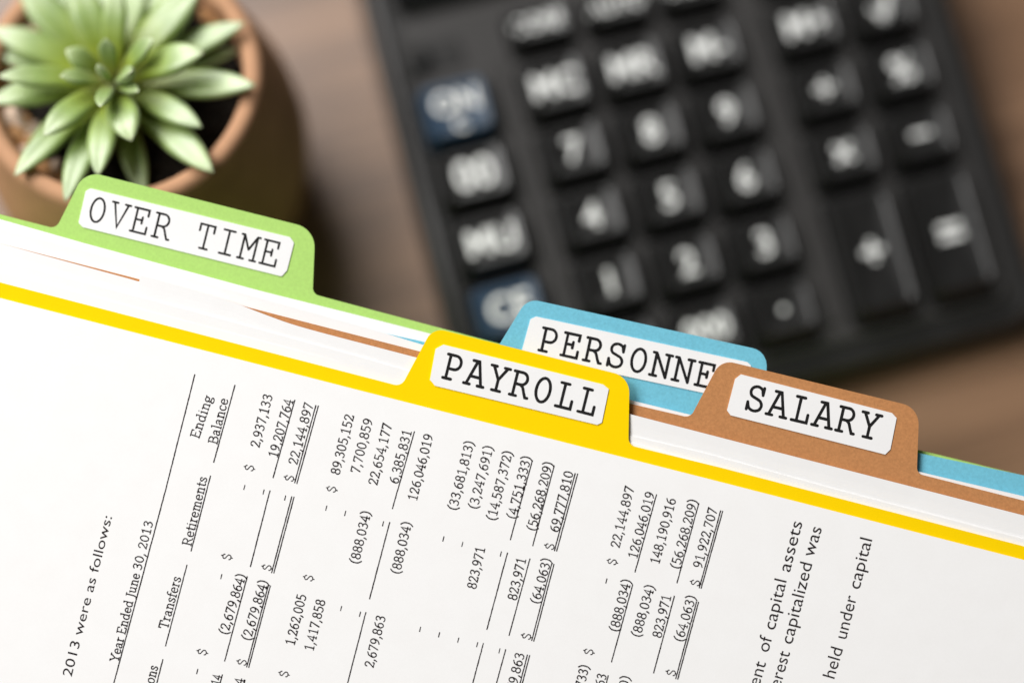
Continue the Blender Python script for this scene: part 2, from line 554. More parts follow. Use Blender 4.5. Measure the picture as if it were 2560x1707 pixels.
def text_mesh(body, bold=0.0):
    cu = bpy.data.curves.new('lettering', 'FONT')
    cu.body = body
    cu.size = 1.0
    cu.offset = bold
    cu.resolution_u = 4
    o = bpy.data.objects.new('lettering', cu)
    COL.objects.link(o)
    dg = bpy.context.evaluated_depsgraph_get()
    me = bpy.data.meshes.new_from_object(o.evaluated_get(dg))
    bpy.data.objects.remove(o)
    bpy.data.curves.remove(cu)
    return me


def sans_word(ink, body, start, end, size, z):
    me = text_mesh(body, -0.001)
    xs = [v.co.x for v in me.vertices]
    x0, x1 = min(xs), max(xs)
    s, e = Vector(start), Vector(end)
    ex = (e - s).normalized()
    ey = Vector((ex.y, -ex.x))
    sx = (e - s).length / (x1 - x0)
    vs = [ink.bm.verts.new(at(*(s + ex * (v.co.x - x0) * sx + ey * v.co.y * size), z)) for v in me.vertices]
    for p in me.polygons:
        try:
            ink.bm.faces.new([vs[i] for i in p.vertices])
        except ValueError:
            pass
    bpy.data.meshes.remove(me)


# ------------------------------------------------------------------ table
bm = bmesh.new()
bmesh.ops.create_cube(bm, size=1.0)
bmesh.ops.scale(bm, vec=(1.6, 1.2, 0.03), verts=bm.verts)
bmesh.ops.translate(bm, vec=(0, 0, -0.015), verts=bm.verts)
t = from_bm('table_top', bm, M_WOOD)
tag(t, kind='structure')
t['label'] = 'dark brown wooden table top with soft sheen beneath everything'

# ------------------------------------------------------------------ folder stack
Z_Y, Z_BR, Z_BL, Z_G = 0.0900, 0.0880, 0.0862, 0.0842
FAR = Vector((-450, 1743))


def folder(label, top, radii, z, mat, sticker, sr, word, wstart, wstep, cap, pen):
    root = empty('file_folder', at(1280, 1000, z))
    tag(root, label, 'folder', 'tabbed folders in the stack')
    pts = list(top) + [tuple(Vector(top[-1]) + FAR), tuple(Vector(top[0]) + FAR)]
    rr = list(radii) + [30, 30]
    slab('card', fillet(pts, rr), z, 0.00030, mat, root)
    st = slab('label_sticker', fillet(sticker, [sr] * len(sticker), 3), z + 0.00022, 0.00020, M_STICKER, root)
    ink = Ink()
    type_word(ink, word, wstart, wstep, cap, pen, z + 0.00024)
    ink.done('lettering', M_INK, st)
    return root


g_f = folder('green folder at the bottom of the stack, its tab marked OVER TIME',
       [(-330, 451), (140, 572), (212.5, 427.8), (788, 573), (781.5, 735), (1256, 861), (2295, 1124), (2463, 1165), (2890, 1268)],
       [0, 22, 52, 58, 20, 0, 0, 0, 0], Z_G, M_GREEN,
       [(214, 478), (226, 471), (725, 593), (735, 607), (717.5, 676), (704, 691), (206.6, 568), (196, 557)], 5,
       'OVER TIME', (210, 548), (54.0, 13.4), 60, 5.4)
b_f = folder('light blue folder behind the yellow tab, marked PERSONNEL',
       [(-330, 555), (1230, 891), (1318.6, 746), (1918, 878), (1912, 1048), (2297, 1132), (2560, 1188), (2890, 1258)],
       [0, 20, 42, 45, 18, 0, 0, 0], Z_BL, M_BLUE,
       [(1326, 798), (1340, 791), (1868.5, 905), (1878, 914), (1864, 990), (1852, 1002), (1311, 886), (1304, 878)], 3,
       'PERSONNEL', (1339, 873), (55.9, 12.3), 57, 7.2)
n_f = folder('brown kraft folder at the right of the stack, its tab marked SALARY',
       [(-330, 524), (1044, 877), (1572, 1008), (1726, 1044), (1803, 899), (2298, 1019), (2292, 1183), (2560, 1251), (2890, 1336)],
       [0, 0, 0, 22, 42, 52, 18, 0, 0], Z_BR, M_BROWN,
       [(1838, 947), (1852.5, 935.6), (2230, 1032), (2241.6, 1044.6), (2226, 1123), (2213, 1135.7), (1826.5, 1037.8), (1817.7, 1025.5)], 0,
       'SALARY', (1854, 1019), (57.0, 13.4), 60, 7.6)
y_f = folder('yellow folder on top of the stack, its tab marked PAYROLL',
       [(-330, 620), (0, 706), (1003, 966), (1082, 819), (1574, 942), (1571, 1112), (1800, 1168), (2000, 1220), (2560, 1365), (2890, 1450)],
       [0, 0, 24, 40, 50, 22, 0, 0, 0, 0], Z_Y, M_YELLOW,
       [(1089, 872), (1108.5, 861.5), (1508, 961), (1522, 972.5), (1504.6, 1056), (1493, 1061.6), (1087.5, 964), (1075, 949)], 0,
       'PAYROLL', (1099, 941), (55.9, 14.0), 60, 7.6)

# unseen block added under the lowest folder to carry the stack on the table
support_top = [(-240, 560), (140, 660), (1256, 950), (2463, 1255), (2800, 1335)]
pts = support_top + [tuple(Vector(support_top[-1]) + FAR * 0.86), tuple(Vector(support_top[0]) + FAR * 0.86)]
bm = bmesh.new()
tp = [at(x, y, Z_G - 0.00035) for x, y in pts]
top = [bm.verts.new(q) for q in tp]
bot = [bm.verts.new(q - UPV * max(0.0005, (q - TAB).dot(UPV) - 0.0003)) for q in tp]
for a, b, c in tessellate_polygon([[Vector((q.x, q.y, 0)) for q in tp]]):
    bm.faces.new((top[a], top[b], top[c]))
    bm.faces.new((bot[c], bot[b], bot[a]))
for i in range(len(tp)):
    j = (i + 1) % len(tp)
    bm.faces.new((top[i], bot[i], bot[j], top[j]))
from_bm('hidden_support', bm, M_GREEN, g_f)

# ------------------------------------------------------------------ loose sheets in the folders
GRP = 'white sheets between the folders'
o = sheet('paper_sheet', [(-330, 463), (0, 548), (214, 609), (650, 727), (900, 789), (1076, 834), (1256, 886), (1572, 985), (2297, 1155), (2890, 1300)], 0.0849, seed=1, lift=0.0004)
tag(o, 'white sheet lying directly on the green folder under the OVER TIME tab', 'sheet of paper', GRP)
o = sheet('paper_sheet', [(-330, 478), (0, 560), (500, 694), (934, 812), (1076, 852), (1572, 1000), (2890, 1320)], 0.0852, seed=2, lift=0.0005)
tag(o, 'white sheet in the green folder, second from its card', 'sheet of paper', GRP)
o = sheet('paper_sheet', [(-330, 486), (0, 572), (402, 676), (934, 824), (1053, 861), (1572, 999), (1720, 1035), (2303, 1180), (2560, 1240), (2890, 1315)], 0.0868, seed=3, lift=0.0006)
tag(o, 'white sheet on the blue folder, a thin white line above the brown card', 'sheet of paper', GRP)
o = sheet('paper_sheet', [(-330, 521), (0, 608.6), (346, 703.2), (600, 790), (1000, 900), (1572, 1050), (2890, 1395)], 0.0884, seed=4, lift=0.0005)
tag(o, 'white sheet at the far left leaving a hairline of brown card above it', 'sheet of paper', GRP)
o = sheet('paper_sheet', [(352, 688), (450, 715), (577, 753), (640, 778), (726, 810), (809, 833), (1037, 892.5), (1572, 1034), (1800, 1093), (2560, 1288), (2890, 1374)], 0.0887, seed=5, lift=0.0007)
tag(o, 'white sheet with a free top left corner, lying on the brown folder', 'sheet of paper', GRP)
o = sheet('paper_sheet', [(-330, 572), (0, 650), (520, 788), (900, 892), (1572, 1088), (1760, 1132), (2100, 1226), (2560, 1347), (2890, 1432)], 0.0889, seed=6, lift=0.0005)
tag(o, 'white sheet right behind the yellow folder, seen beside its tab', 'sheet of paper', GRP)
o = sheet('paper_sheet', [(-330, 598), (0, 680), (600, 838), (1000, 942), (1572, 1104), (1800, 1172), (2560, 1372), (2890, 1460)], 0.0891, seed=7, lift=0.0003)
tag(o, 'uppermost white sheet under the yellow folder, almost level with its edge', 'sheet of paper', GRP)

# ------------------------------------------------------------------ the printed page on the yellow folder
page = sheet('printed_page', [(-330, 659), (0, 745), (900, 976), (1800, 1204), (2560, 1399), (2890, 1484)], 0.09035, seed=8, wav=0.0)
tag(page, 'white page of printed accounts lying on the yellow folder', 'printed page')
ZP = 0.09039
doc = Ink()
c1 = lambda x, y: (100 + x / 1.9428, 900 + y / 1.9428)
c2 = lambda x, y: (700 + x / 1.9428, 900 + y / 1.9428)
c3 = lambda x, y: (1300 + x / 2.5833, 1100 + y / 2.5833)
CAPH, PEN = 22.5, 3.3


def bw(c, s, a, b, cap=CAPH):
    book_word(doc, s, c(*a), c(*b), cap, PEN, ZP)


def rule(c, a, b, w=2.8):
    a, b = Vector(c(*a)), Vector(c(*b))
    m = max(2, int((b - a).length / 5))
    ex = (b - a).normalized()
    ey = Vector((ex.y, -ex.x))
    pts = [Vector((i * (b - a).length / m, random.uniform(-.25, .25))) for i in range(m + 1)]
    doc.stroke(pts, w, lambda p: a + ex * p.x + ey * p.y, ZP, cap=False, jitter=0.15)


def dollar(c, x, y):
    a = Vector(c(x, y))
    book_word(doc, '$', a, a + UP * 18.5, 22.5, 2.7, ZP)


def dash(c, x, y):
    a = Vector(c(x, y)) - UP * 10 + Vector((8, 2))
    book_word(doc, '-', a, a + UP * 20, CAPH, PEN, ZP)


# left third
bw(c1, 'Year Ended June 30, 2013', (378, 1467), (549, 783), 21)
rule(c1, (752, 68), (607, 640)); rule(c1, (607, 640), (352, 1590))
bw(c1, 'Ending', (770, 384), (838, 178)); bw(c1, 'Balance', (858, 412), (914, 190)); rule(c1, (947, 120), (843, 497))
bw(c1, 'Retirements', (732, 905), (812, 570)); rule(c1, (828, 560), (733, 928))
bw(c1, 'Transfers', (618, 1308), (685, 1055)); rule(c1, (714, 992), (609, 1388))
bw(c1, 'Additions', (512, 1725), (573, 1486)); rule(c1, (597, 1450), (540, 1670))
bw(c1, '2,937,133', (1063, 428), (1130, 170)); dollar(c1, 1033, 545); dash(c1, 992, 617)
bw(c1, '19,207,764', (1150, 478), (1230, 195)); rule(c1, (1238, 192), (1131, 572)); dash(c1, 1085, 640)
dollar(c1, 1228, 595); bw(c1, '22,144,897', (1247, 512), (1328, 212)); rule(c1, (1340, 218), (1236, 597)); rule(c1, (1352, 220), (1247, 600))
dash(c1, 1190, 668); rule(c1, (1117, 632), (1021, 1003)); rule(c1, (1223, 660), (1124, 1033)); rule(c1, (1234, 662), (1135, 1034))
dollar(c1, 924, 976); dash(c1, 880, 1050); dollar(c1, 1119, 1028)
bw(c1, '(2,679,864)', (910, 1335), (1000, 1043)); rule(c1, (1007, 1048), (896, 1462))
bw(c1, '(2,679,864)', (1021, 1364), (1108, 1073)); rule(c1, (1109, 1090), (1003, 1490)); rule(c1, (1119, 1093), (1013, 1492)); dollar(c1, 998, 1488)
dollar(c1, 804, 1438); dash(c1, 763, 1510)
bw(c1, '14', (872, 1580), (884, 1530)); rule(c1, (886, 1524), (866, 1600))
bw(c1, '4', (985, 1580), (993, 1545)); rule(c1, (996, 1550), (980, 1610))
dollar(c1, 1321, 1079); bw(c1, '1,262,005', (1233, 1388), (1294, 1140)); bw(c1, '1,417,858', (1325, 1415), (1386, 1165)); dollar(c1, 1201, 1544)
# middle third
dollar(c2, 267, 648); bw(c2, '89,305,152', (287, 560), (360, 268)); bw(c2, '7,700,859', (384, 553), (451, 288))
bw(c2, '22,654,177', (470, 611), (544, 311)); bw(c2, '6,385,831', (572, 604), (640, 343)); rule(c2, (653, 345), (545, 722))
bw(c2, '126,046,019', (662, 687), (744, 363))
dash(c2, 224, 718); dash(c2, 316, 743); dash(c2, 500, 793)
bw(c2, '(888,034)', (381, 992), (441, 736)); rule(c2, (533, 785), (434, 1160)); bw(c2, '(888,034)', (581, 1041), (639, 788))
dash(c2, 296, 1205); dash(c2, 388, 1232); rule(c2, (417, 1222), (322, 1590)); bw(c2, '2,679,863', (452, 1496), (513, 1243))
bw(c2, '(33,681,813)', (857, 732), (943, 397)); bw(c2, '(3,247,691)', (957, 726), (1036, 420)); bw(c2, '(14,587,372)', (1045, 782), (1130, 445))
bw(c2, '(4,751,333)', (1144, 774), (1220, 470)); rule(c2, (1226, 485), (1118, 873))
bw(c2, '(56,268,209)', (1241, 832), (1326, 498)); rule(c2, (1332, 510), (1227, 902))
dollar(c2, 1327, 926); bw(c2, '69,777,810', (1351, 839), (1425, 543)); rule(c2, (1434, 548), (1332, 926)); rule(c2, (1446, 550), (1343, 928))
dash(c2, 793, 867); dash(c2, 885, 893); bw(c2, '823,971', (950, 1114), (996, 910)); dash(c2, 1072, 940); rule(c2, (1105, 933), (1004, 1308))
bw(c2, '823,971', (1147, 1169), (1195, 963)); rule(c2, (1214, 962), (1112, 1337))
bw(c2, '(64,063)', (1258, 1186), (1318, 966)); rule(c2, (1320, 985), (1222, 1362)); rule(c2, (1331, 988), (1232, 1365)); dollar(c2, 1214, 1362)
for x, y in ((680, 1305), (772, 1332), (865, 1358), (957, 1380), (1065, 1410)): dash(c2, x, y)
rule(c2, (988, 1372), (930, 1590)); rule(c2, (1096, 1402), (1045, 1590))
bw(c2, '2,679,863', (1122, 1690), (1188, 1424)); rule(c2, (1202, 1428), (1160, 1590)); rule(c2, (1213, 1430), (1171, 1590))
# right third
dollar(c3, 617, 813); bw(c3, '22,144,897', (640, 700), (738, 303)); dash(c3, 557, 908)
bw(c3, '126,046,019', (752, 770), (870, 340)); rule(c3, (882, 348), (742, 852))
bw(c3, '148,190,916', (895, 805), (1008, 380)); bw(c3, '(56,268,209)', (1027, 835), (1148, 388)); rule(c3, (1155, 405), (1013, 922))
dollar(c3, 1155, 949); bw(c3, '91,922,707', (1172, 830), (1275, 443)); rule(c3, (1296, 452), (1157, 955)); rule(c3, (1309, 455), (1169, 957))
bw(c3, '(888,034)', (632, 1240), (719, 903)); rule(c3, (728, 930), (590, 1432)); bw(c3, '(888,034)', (775, 1275), (870, 940))
bw(c3, '823,971', (910, 1280), (976, 1003)); rule(c3, (997, 1003), (862, 1503))
bw(c3, '(64,063)', (1050, 1305), (1137, 1008)); rule(c3, (1140, 1040), (1005, 1540)); rule(c3, (1153, 1042), (1018, 1543)); dollar(c3, 999, 1529)
dollar(c3, 466, 1394); bw(c3, '733)', (412, 1600), (447, 1455)); bw(c3, '63', (540, 1590), (560, 1512)); rule(c3, (570, 1516), (550, 1600)); bw(c3, '0)', (694, 1600), (713, 1525))
# plain running text
sans_word(doc, '2013 were as follows:', c1(153, 1537), c1(350, 762), 35.0, ZP)
S3 = 46.0
for s, a, b in (('ent', (1545, 1590), (1590, 1437)), ('of', (1604, 1370), (1630, 1273)), ('capital', (1645, 1226), (1722, 908)), ('assets', (1743, 853), (1825, 533)),
                ('erest', (1680, 1600), (1745, 1370)), ('capitalized', (1757, 1318), (1888, 800)), ('was', (1895, 757), (1951, 570)),
                ('held', (2030, 1540), (2086, 1350)), ('under', (2107, 1285), (2176, 1012)), ('capital', (2193, 964), (2275, 643))):
    sans_word(doc, s, c3(*a), c3(*b), S3, ZP)
doc.done('printed_text', M_INK_DOC, page)

# ------------------------------------------------------------------ calculator
ZK = 0.0245                         # key tops
kx = mm_per(ZK)
CAL_K = at(1433.6, 377, ZK)         # centre of the "7" key
CAL_SLOPE = math.radians(11.0)      # the keyboard rises towards the back
CAL_M = UNTILT @ Matrix.Rotation(math.radians(15.0), 4, 'Z') @ Matrix.Rotation(CAL_SLOPE, 4, 'X')
CAL_N = CAL_M.to_3x3() @ Vector((0, 0, 1))
CAL_O = CAL_K - CAL_N * ZK
CAL_H = (CAL_O - TAB).dot(UPV)
calc = empty('calculator', (0, 0, 0))
calc.matrix_basis = Matrix.Translation(CAL_O) @ CAL_M
tag(calc, 'black desk calculator with rows of white marked keys on the table', 'calculator')


def rrect(w, h, r, n=5):
    out = []
    for cx, cy, a0 in ((w / 2 - r, h / 2 - r, 0), (-w / 2 + r, h / 2 - r, 90), (-w / 2 + r, -h / 2 + r, 180), (w / 2 - r, -h / 2 + r, 270)):
        for i in range(n + 1):
            a = math.radians(a0 + 90 * i / n)
            out.append((cx + r * math.cos(a), cy + r * math.sin(a)))
    return out


def loft(loops, cap=True):
    bm = bmesh.new()
    vs = [[bm.verts.new(p) for p in l] for l in loops]
    n = len(loops[0])
    for a, b in zip(vs[:-1], vs[1:]):
        for i in range(n):
            j = (i + 1) % n
            bm.faces.new((a[i], a[j], b[j], b[i]))
    bm.faces.new(vs[0][::-1])
    if cap:
        bm.faces.new(vs[-1])
    return bm


def local(name, bm, mat, parent, loc=(0, 0, 0), smooth=False):
    """a part given in its parent's own axes"""
    bmesh.ops.recalc_face_normals(bm, faces=bm.faces)
    me = bpy.data.meshes.new(name)
    bm.to_mesh(me)
    bm.free()
    if smooth:
        for p in me.polygons:
            p.use_smooth = True
    o = bpy.data.objects.new(name, me)
    COL.objects.link(o)
    me.materials.append(mat)
    o.parent = parent
    o.location = loc
    return o


MM = 0.001
BX0, BX1, BY0, BY1 = -44.6, 116.4, -76.5, 104.0   # outer case in mm round the "7" key
bw_, bh_ = (BX1 - BX0) * MM, (BY1 - BY0) * MM
bc = ((BX0 + BX1) / 2 * MM, (BY0 + BY1) / 2 * MM)


def body_loops(specs):
    L = []
    for w, h, r, z in specs:
        L.append([(x + bc[0], y + bc[1], z) for x, y in rrect(w, h, r)])
    return L


def on_table(y):
    return -(CAL_H + y * math.sin(CAL_SLOPE)) / math.cos(CAL_SLOPE)


loops = body_loops([(bw_ - .010, bh_ - .010, .008, 0), (bw_ - .003, bh_ - .003, .010, .003), (bw_, bh_, .011, 0.009), (bw_ - .0015, bh_ - .0015, .011, 0.0135),
                      (bw_ - .006, bh_ - .006, .010, 0.0165), (bw_ - .009, bh_ - .009, .009, 0.0172), (bw_ - .011, bh_ - .011, .008, 0.0160)])
loops[0] = [(x, y, on_table(y) + .0004) for x, y, z in loops[0]]
loops[1] = [(x, y, min(.0075, on_table(y) + .004)) for x, y, z in loops[1]]
bm = loft(loops)
local('case', bm, M_CASE, calc)


def boxr(w, h, z0, z1, r, inset=0.0006):
    return loft([[(x, y, z0) for x, y in rrect(w, h, r)], [(x, y, z1 - inset) for x, y in rrect(w, h, r)],
                 [(x, y, z1) for x, y in rrect(w - 2 * inset, h - 2 * inset, r)]])


# key deck: a separate raised plate below the display
dk_y0, dk_y1 = BY0 + 9.0, 48.0
dw, dh = (BX1 - BX0 - 17.0) * MM, (dk_y1 - dk_y0) * MM
deck = local('key_deck', boxr(dw, dh, 0.0150, 0.0182, .004, .0010), M_DECK, calc, (bc[0], (dk_y0 + dk_y1) / 2 * MM, 0))
dp = local('display_panel', boxr(dw, 0.044, 0.0150, 0.0186, .003, .0008), M_GLASS, calc, (bc[0], (dk_y1 + 2.2 + 22) * MM, 0))
# raised rib between number keys and operator keys
ribs = boxr(0.0042, dh * 0.80, 0.0182, 0.0190, .0018, .0004)
local('divider_rib', ribs, M_DECK, calc, (57.0 * MM, (dk_y0 + dk_y1) / 2 * MM - 0.006, 0))
ribs = boxr(0.0042, dh * 0.80, 0.0182, 0.0190, .0018, .0004)
local('divider_rib', ribs, M_DECK, calc, (-13.8 * MM, (dk_y0 + dk_y1) / 2 * MM - 0.006, 0))
# slide switch top left
sw = local('slide_switch', boxr(0.017, 0.0075, 0.0182, 0.0189, .0015, .0003), M_CASE, calc, (-30.0 * MM, 36.0 * MM, 0))
local('slider', boxr(0.005, 0.0052, 0.0188, 0.0215, .001, .0005), M_KEY, sw, (-0.0035, 0, 0))


def key_mesh(w, h):
    zt = ZK - 0.0004
    zb = 0.0178
    L = []

    def ring(ww, hh, r, z, dish=0.0, dy=0.0):
        out = []
        for x, y in rrect(ww, hh, r, 4):
            dz = dish * ((x / (w / 2)) ** 2)
            out.append((x, y + dy, z + dz))
        return out
    L.append(ring(w + .0018, h + .0030, .0022, zb, 0, -.0010))
    L.append(ring(w + .0014, h + .0024, .0022, zb + .0018, 0, -.0008))
    L.append(ring(w + .0004, h + .0004, .0022, zt - .0006, .0008))
    L.append(ring(w - .0004, h - .0004, .0020, zt - .0001, .0011))
    L.append(ring(w - .0014, h - .0014, .0017, zt, .0012))
    for k in (.86, .66, .45, .25, .10):
        L.append(ring(w * k, h * k, .0012 * k, zt - .0001, .0012))
    return loft(L)


def legend(parent, body, size, z, dx=0.0, dy=0.0, bold=0.02):
    me0 = text_mesh(body, bold)
    xs = [v.co.x for v in me0.vertices]; ys = [v.co.y for v in me0.vertices]
    cx, cy = (min(xs) + max(xs)) / 2, (min(ys) + max(ys)) / 2
    for v in me0.vertices:
        v.co = ((v.co.x - cx) * size + dx, (v.co.y - cy) * size + dy, z)
    o = bpy.data.objects.new('legend', me0)
    me0.name = 'legend'
    me0.materials.clear()
    me0.materials.append(M_LEGEND)
    COL.objects.link(o)
    o.parent = parent
    return o


CX = [-27.3, 0.2, 21.7, 43.0, 70.7, 92.7]
RY = lambda r: (2 - r) * 18.55 + 0.4
KW, KH = .0154, .0130
keys = []
for c, r, s, sz in ((1, 2, '7', 9.2), (2, 2, '8', 9.2), (3, 2, '9', 9.2), (1, 3, '4', 9.2), (2, 3, '5', 9.2), (3, 3, '6', 9.2), (1, 4, '1', 9.2), (2, 4, '2', 9.2),
                    (3, 4, '3', 9.2), (1, 5, '0', 9.2), (2, 5, '000', 8.4), (3, 5, '.', 11.0), (1, 1, 'MC', 9.2), (2, 1, 'MR', 9.2), (3, 1, 'M-', 9.4),
                    (4, 1, 'M+', 9.2), (5, 1, '√', 12.0), (4, 2, '÷', 10.5), (5, 2, '%', 9.6), (4, 3, '×', 11.5), (5, 3, '−', 11.0)):
    keys.append((CX[c], RY(r), KW, KH, s, sz, M_KEY))
keys.append((CX[4], RY(4.5), KW, KH + .01855, '+', 11.5, M_KEY))
keys.append((CX[5], RY(4.5), KW, KH + .01855, '=', 13.0, M_KEY))
keys += [(CX[0], RY(2), .0172, KH, '00', 10.8, M_KEY), (CX[0], RY(3), .0172, KH, 'MU', 9.4, M_KEY), (CX[0], RY(4), .0172, KH, 'CE', 9.8, M_KEYBLUE),
         (CX[0], RY(5), .0172, KH, 'C', 8.6, M_KEY), (CX[0], RY(1), .0172, KH + .0010, 'ON', 8.2, M_KEYBLUE)]
for i, s in ((1, 'CORR'), (2, 'AUTO'), (3, 'CHECK')):
    keys.append((CX[i], RY(0) - 0.8, KW - .0005, .0088, s, 5.7 if i < 3 else 4.7, M_KEY))
keys += [(CX[4], RY(0), KW, KH * .8, 'GT', 6.0, M_KEY), (CX[5], RY(0), KW, KH * .8, 'TAX', 5.4, M_KEY)]
for x, y, w, h, s, sz, m in keys:
    k = local('key', key_mesh(w, h), m, calc, (x * MM, y * MM, 0))
    local('gap_shade_plate', boxr(w + .0034, h + .0050, .0178, .01835, .0026, .0001), M_GAP_SHADE, k, (0, -.0012, 0))  # flat black plate on the deck, painted as the shade round the key
    if m is M_KEYBLUE:
        k['label'] = 'dark blue key among the black ones'
    zl = ZK + 0.00035 if len(s) > 1 else ZK + 0.00002
    if s == 'ON':
        legend(k, 'ON', sz * MM, zl, 0, 0.0018)
        legend(k, 'C', 5.4 * MM, zl, 0, -0.0044)
    else:
        legend(k, s, sz * MM, zl)

# ------------------------------------------------------------------ potted succulent
RIM = at(296, 190, 0.061)
HR = (RIM - TAB).dot(UPV)           # height of the rim above the table
pot = empty('potted_plant', (0, 0, 0))
POT_M = Matrix.Translation(RIM - UPV * HR) @ UNTILT
pot.matrix_basis = POT_M
POT_I = POT_M.inverted()


def in_pot(px, py, z):
    """photograph measurement -> pot axes, on the level plane z above the table"""
    return POT_I @ at_plane(px, py, POT_M @ Vector((0, 0, z)), UPV)


ZR = HR
tag(pot, 'green pointed leaf succulent growing in a round terracotta pot on the table', 'potted plant')


RS = 1.02


def lathe(prof, n=72):
    prof = [(r * RS, z) for r, z in prof]
    bm = bmesh.new()
    rings = []
    for r, z in prof:
        rings.append([bm.verts.new((r * math.cos(2 * math.pi * i / n), r * math.sin(2 * math.pi * i / n), z)) for i in range(n)])
    for a, b in zip(rings[:-1], rings[1:]):
        for i in range(n):
            j = (i + 1) % n
            bm.faces.new((a[i], a[j], b[j], b[i]))
    bm.faces.new(rings[0][::-1])
    bm.faces.new(rings[-1])
    return bm


local('pot', lathe([(.029, 0), (.0340, .0012), (.0378, HR * .13), (.0404, HR * .31), (.0412, HR * .46), (.0402, HR * .62), (.0380, HR * .77), (.0358, HR - .009), (.0349, HR - .0026), (.0340, HR - .0007), (.0324, HR), (.0306, HR - .0004), (.0297, HR - .0022), (.0294, HR - .008), (.0292, HR - .016), (.020, HR - .0165)]), M_POT, pot, smooth=True)

bm = bmesh.new()
bmesh.ops.create_grid(bm, x_segments=60, y_segments=60, size=.0306)
bmesh.ops.delete(bm, geom=[v for v in bm.verts if v.co.xy.length > .0300], context='VERTS')
for v in bm.verts:
    v.co.z = HR - .0095 + random.uniform(-.0009, .0009) + .001 * math.sin(v.co.x * 300) * math.cos(v.co.y * 240)
    if v.co.xy.length > .0292:
        v.co.z = HR - .012
local('soil', bm, M_SOIL, pot)


def chunk(r, seed):
    rnd = random.Random(seed)
    bm = bmesh.new()
    bmesh.ops.create_icosphere(bm, subdivisions=2, radius=r)
    sx, sy, sz = rnd.uniform(.7, 1.4), rnd.uniform(.5, .9), rnd.uniform(.4, .7)
    for v in bm.verts:
        v.co *= 1 + rnd.uniform(-.16, .16)
        v.co.x *= sx; v.co.y *= sy; v.co.z *= sz
    bmesh.ops.rotate(bm, cent=(0, 0, 0), matrix=Matrix.Rotation(rnd.uniform(0, 6.28), 3, 'Z') @ Matrix.Rotation(rnd.uniform(-.5, .5), 3, 'X'), verts=bm.verts)
    return bm


zs = HR - .0062
kk = 0
for px, py, r, m in ((20, 60, .0042, M_BARK), (62, 40, .0030, M_BARK), (75, 78, .0034, M_BARK), (45, 95, .0030, M_STONE), (12, 120, .0038, M_BARK), (4, 165, .0034, M_STONE),
                     (25, 335, .0042, M_STONE), (55, 300, .0030, M_BARK), (80, 320, .0024, M_STONE), (10, 290, .0026, M_BARK), (100, 405, .0028, M_BARK), (60, 380, .0026, M_STONE),
                     (-20, 240, .0034, M_BARK), (-25, 90, .0036, M_STONE), (100, 10, .0030, M_BARK), (150, 440, .0024, M_BARK), (545, 60, .0022, M_BARK), (530, 20, .0026, M_BARK),
                     (-8, 30, .0044, M_STONE), (40, 20, .0036, M_BARK), (70, 110, .0036, M_BARK), (30, 150, .0038, M_BARK), (-12, 140, .0040, M_BARK), (40, 345, .0040, M_STONE),
                     (5, 355, .0040, M_BARK), (70, 350, .0034, M_BARK), (0, 310, .0040, M_STONE), (35, 310, .0036, M_STONE), (90, 430, .0034, M_BARK), (130, 420, .0028, M_STONE)):
    kk += 1
    p = in_pot(px, py, zs)
    if p.xy.length > .0285:
        p.xy = p.xy.normalized() * .0283
    local('bark_chip', chunk(r, kk), m, pot, (p.x, p.y, zs - .0005), smooth=False)


def leaf_mat():
    m, nt, b = new_mat('succulent_leaf')
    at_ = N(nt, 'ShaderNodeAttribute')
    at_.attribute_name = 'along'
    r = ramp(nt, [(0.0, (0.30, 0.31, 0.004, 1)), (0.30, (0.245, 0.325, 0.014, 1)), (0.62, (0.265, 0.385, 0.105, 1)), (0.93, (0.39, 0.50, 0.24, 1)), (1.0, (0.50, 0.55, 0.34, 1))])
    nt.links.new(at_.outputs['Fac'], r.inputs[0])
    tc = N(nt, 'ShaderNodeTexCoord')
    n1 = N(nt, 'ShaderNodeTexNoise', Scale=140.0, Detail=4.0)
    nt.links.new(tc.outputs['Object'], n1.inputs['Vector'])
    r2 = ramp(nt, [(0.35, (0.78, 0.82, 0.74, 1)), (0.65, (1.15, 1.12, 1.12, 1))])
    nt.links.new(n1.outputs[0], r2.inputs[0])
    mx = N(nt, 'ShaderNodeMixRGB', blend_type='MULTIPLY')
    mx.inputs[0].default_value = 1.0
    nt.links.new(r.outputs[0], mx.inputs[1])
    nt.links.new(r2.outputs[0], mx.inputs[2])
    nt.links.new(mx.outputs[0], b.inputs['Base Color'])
    b.inputs['Roughness'].default_value = 0.40
    b.inputs['Specular IOR Level'].default_value = 1.0
    b.inputs['Subsurface Weight'].default_value = 0.15
    b.inputs['Subsurface Radius'].default_value = (0.002, 0.003, 0.001)
    b.inputs['Sheen Weight'].default_value = 0.25
    return m


M_LEAF = leaf_mat()
LC = lambda x, y: (x / 2.6133, y / 2.6133)


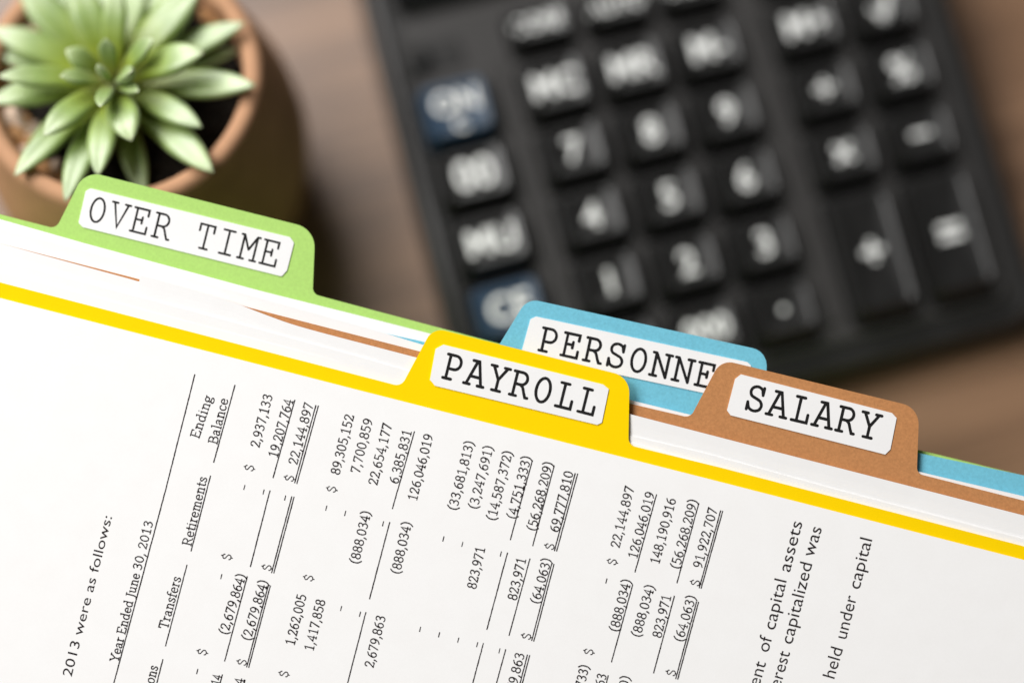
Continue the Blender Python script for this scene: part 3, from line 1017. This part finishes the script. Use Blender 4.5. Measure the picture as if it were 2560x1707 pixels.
def leaf(tip, base, width, z_tip, z_base, bulge=0.004, fat=0.62):
    """fleshy pointed leaf from base (pixels) to tip (pixels), widest past its middle"""
    z_base += HR - .072
    z_tip += HR - .072
    a = in_pot(*LC(*base), z_base)
    b = in_pot(*LC(*tip), z_tip)
    half = width * 1.02 / 2.6133 / 2 * mm_per(0.074)
    mid = (a + b) / 2 + Vector((0, 0, bulge))
    bm = bmesh.new()
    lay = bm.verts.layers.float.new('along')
    n, m = 18, 14
    rings = []
    side = Vector((-(b - a).y, (b - a).x, 0)).normalized()
    for i in range(n + 1):
        t = i / n
        c = a * (1 - t) ** 2 + mid * 2 * t * (1 - t) + b * t * t
        tan = ((mid - a) * (1 - t) + (b - mid) * t).normalized()
        up = side.cross(tan) * -1
        if up.z < 0: up = -up
        # width profile
        if t < 0.60:
            w = 0.50 + 0.50 * math.sin(t / 0.60 * math.pi / 2)
        else:
            u = (t - 0.60) / 0.40
            w = max(0.0, 1 - u ** 1.95) ** 0.88
        w = max(w, 0.03) * half
        ring = []
        for j in range(m):
            th = 2 * math.pi * j / m
            x = math.cos(th) * w
            y = math.sin(th) * w * fat
            if y > 0:
                y *= 0.55 - 0.22 * math.cos(math.pi * min(1, abs(x) / max(w, 1e-6)))
            v = bm.verts.new(c + side * x + up * y)
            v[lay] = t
            ring.append(v)
        rings.append(ring)
    for p, q in zip(rings[:-1], rings[1:]):
        for j in range(m):
            k = (j + 1) % m
            bm.faces.new((p[j], p[k], q[k], q[j]))
    bm.faces.new(rings[0][::-1])
    bm.faces.new(rings[-1])
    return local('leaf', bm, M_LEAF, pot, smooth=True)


C = (745, 545)


def lf(tip, w, zt, zb=.068, bulge=.004, k=0.10, fat=.62):
    base = (C[0] + (tip[0] - C[0]) * k, C[1] + (tip[1] - C[1]) * k)
    leaf(tip, base, w, zt, zb, bulge, fat)


# low outer ring
lf((1600, 150), 190, .0755, .066, .002)
lf((1672, 560), 215, .0755, .066, .001)
lf((1395, 1130), 220, .0750, .066, .003)
lf((945, 1290), 170, .0665, .064, .002)
lf((425, 1320), 185, .0745, .066, .004)
lf((95, 1150), 190, .0745, .066, .003)
lf((-70, 665), 200, .0740, .066, .003)
lf((-60, 190), 210, .0720, .065, .003)
lf((120, -110), 250, .0730, .065, .002)
lf((930, -130), 190, .0700, .065, .003)
lf((1280, -10), 150, .0690, .064, .003)
lf((1560, 330), 170, .0690, .064, .002)
lf((-60, 330), 180, .0690, .064, .002)
lf((300, -130), 200, .0690, .064, .002)
lf((640, -150), 200, .0680, .064, .002)
lf((1130, -120), 190, .0690, .064, .002)
lf((160, 1010), 170, .0690, .064, .002)
# middle ring
lf((640, 1150), 190, .0775, .069, .004)
lf((-10, 500), 165, .0800, .070, .003)
lf((495, -120), 235, .0780, .069, .003)
lf((1300, -60), 260, .0790, .069, .004)
lf((765, -90), 165, .0815, .070, .003)
lf((1320, 835), 175, .0775, .069, .003)
lf((285, 890), 190, .0800, .070, .004)
# upper ring
lf((1335, 345), 225, .0825, .072, .004, .16)
lf((860, 925), 215, .0815, .072, .005, .12)
lf((430, 330), 150, .0815, .072, .003, .16)
lf((1000, 255), 130, .0850, .074, .002, .16)
lf((690, 255), 120, .0850, .074, .002, .16)
lf((395, 500), 120, .0830, .073, .002, .16)
# heart
lf((655, 700), 110, .0865, .074, .003, .10, .8)
lf((860, 470), 130, .0870, .076, .001, .20, .9)
lf((640, 430), 95, .0860, .076, .001, .10, .8)
lf((905, 600), 90, .0840, .075, .001, .10, .8)

# ------------------------------------------------------------------ from measuring axes to the world: the table is level at z = 0
for o in list(COL.objects):
    if o.parent is None and o.type in {'MESH', 'EMPTY'} and o.name != 'table_top':
        o.matrix_basis = MEAS @ o.matrix_basis
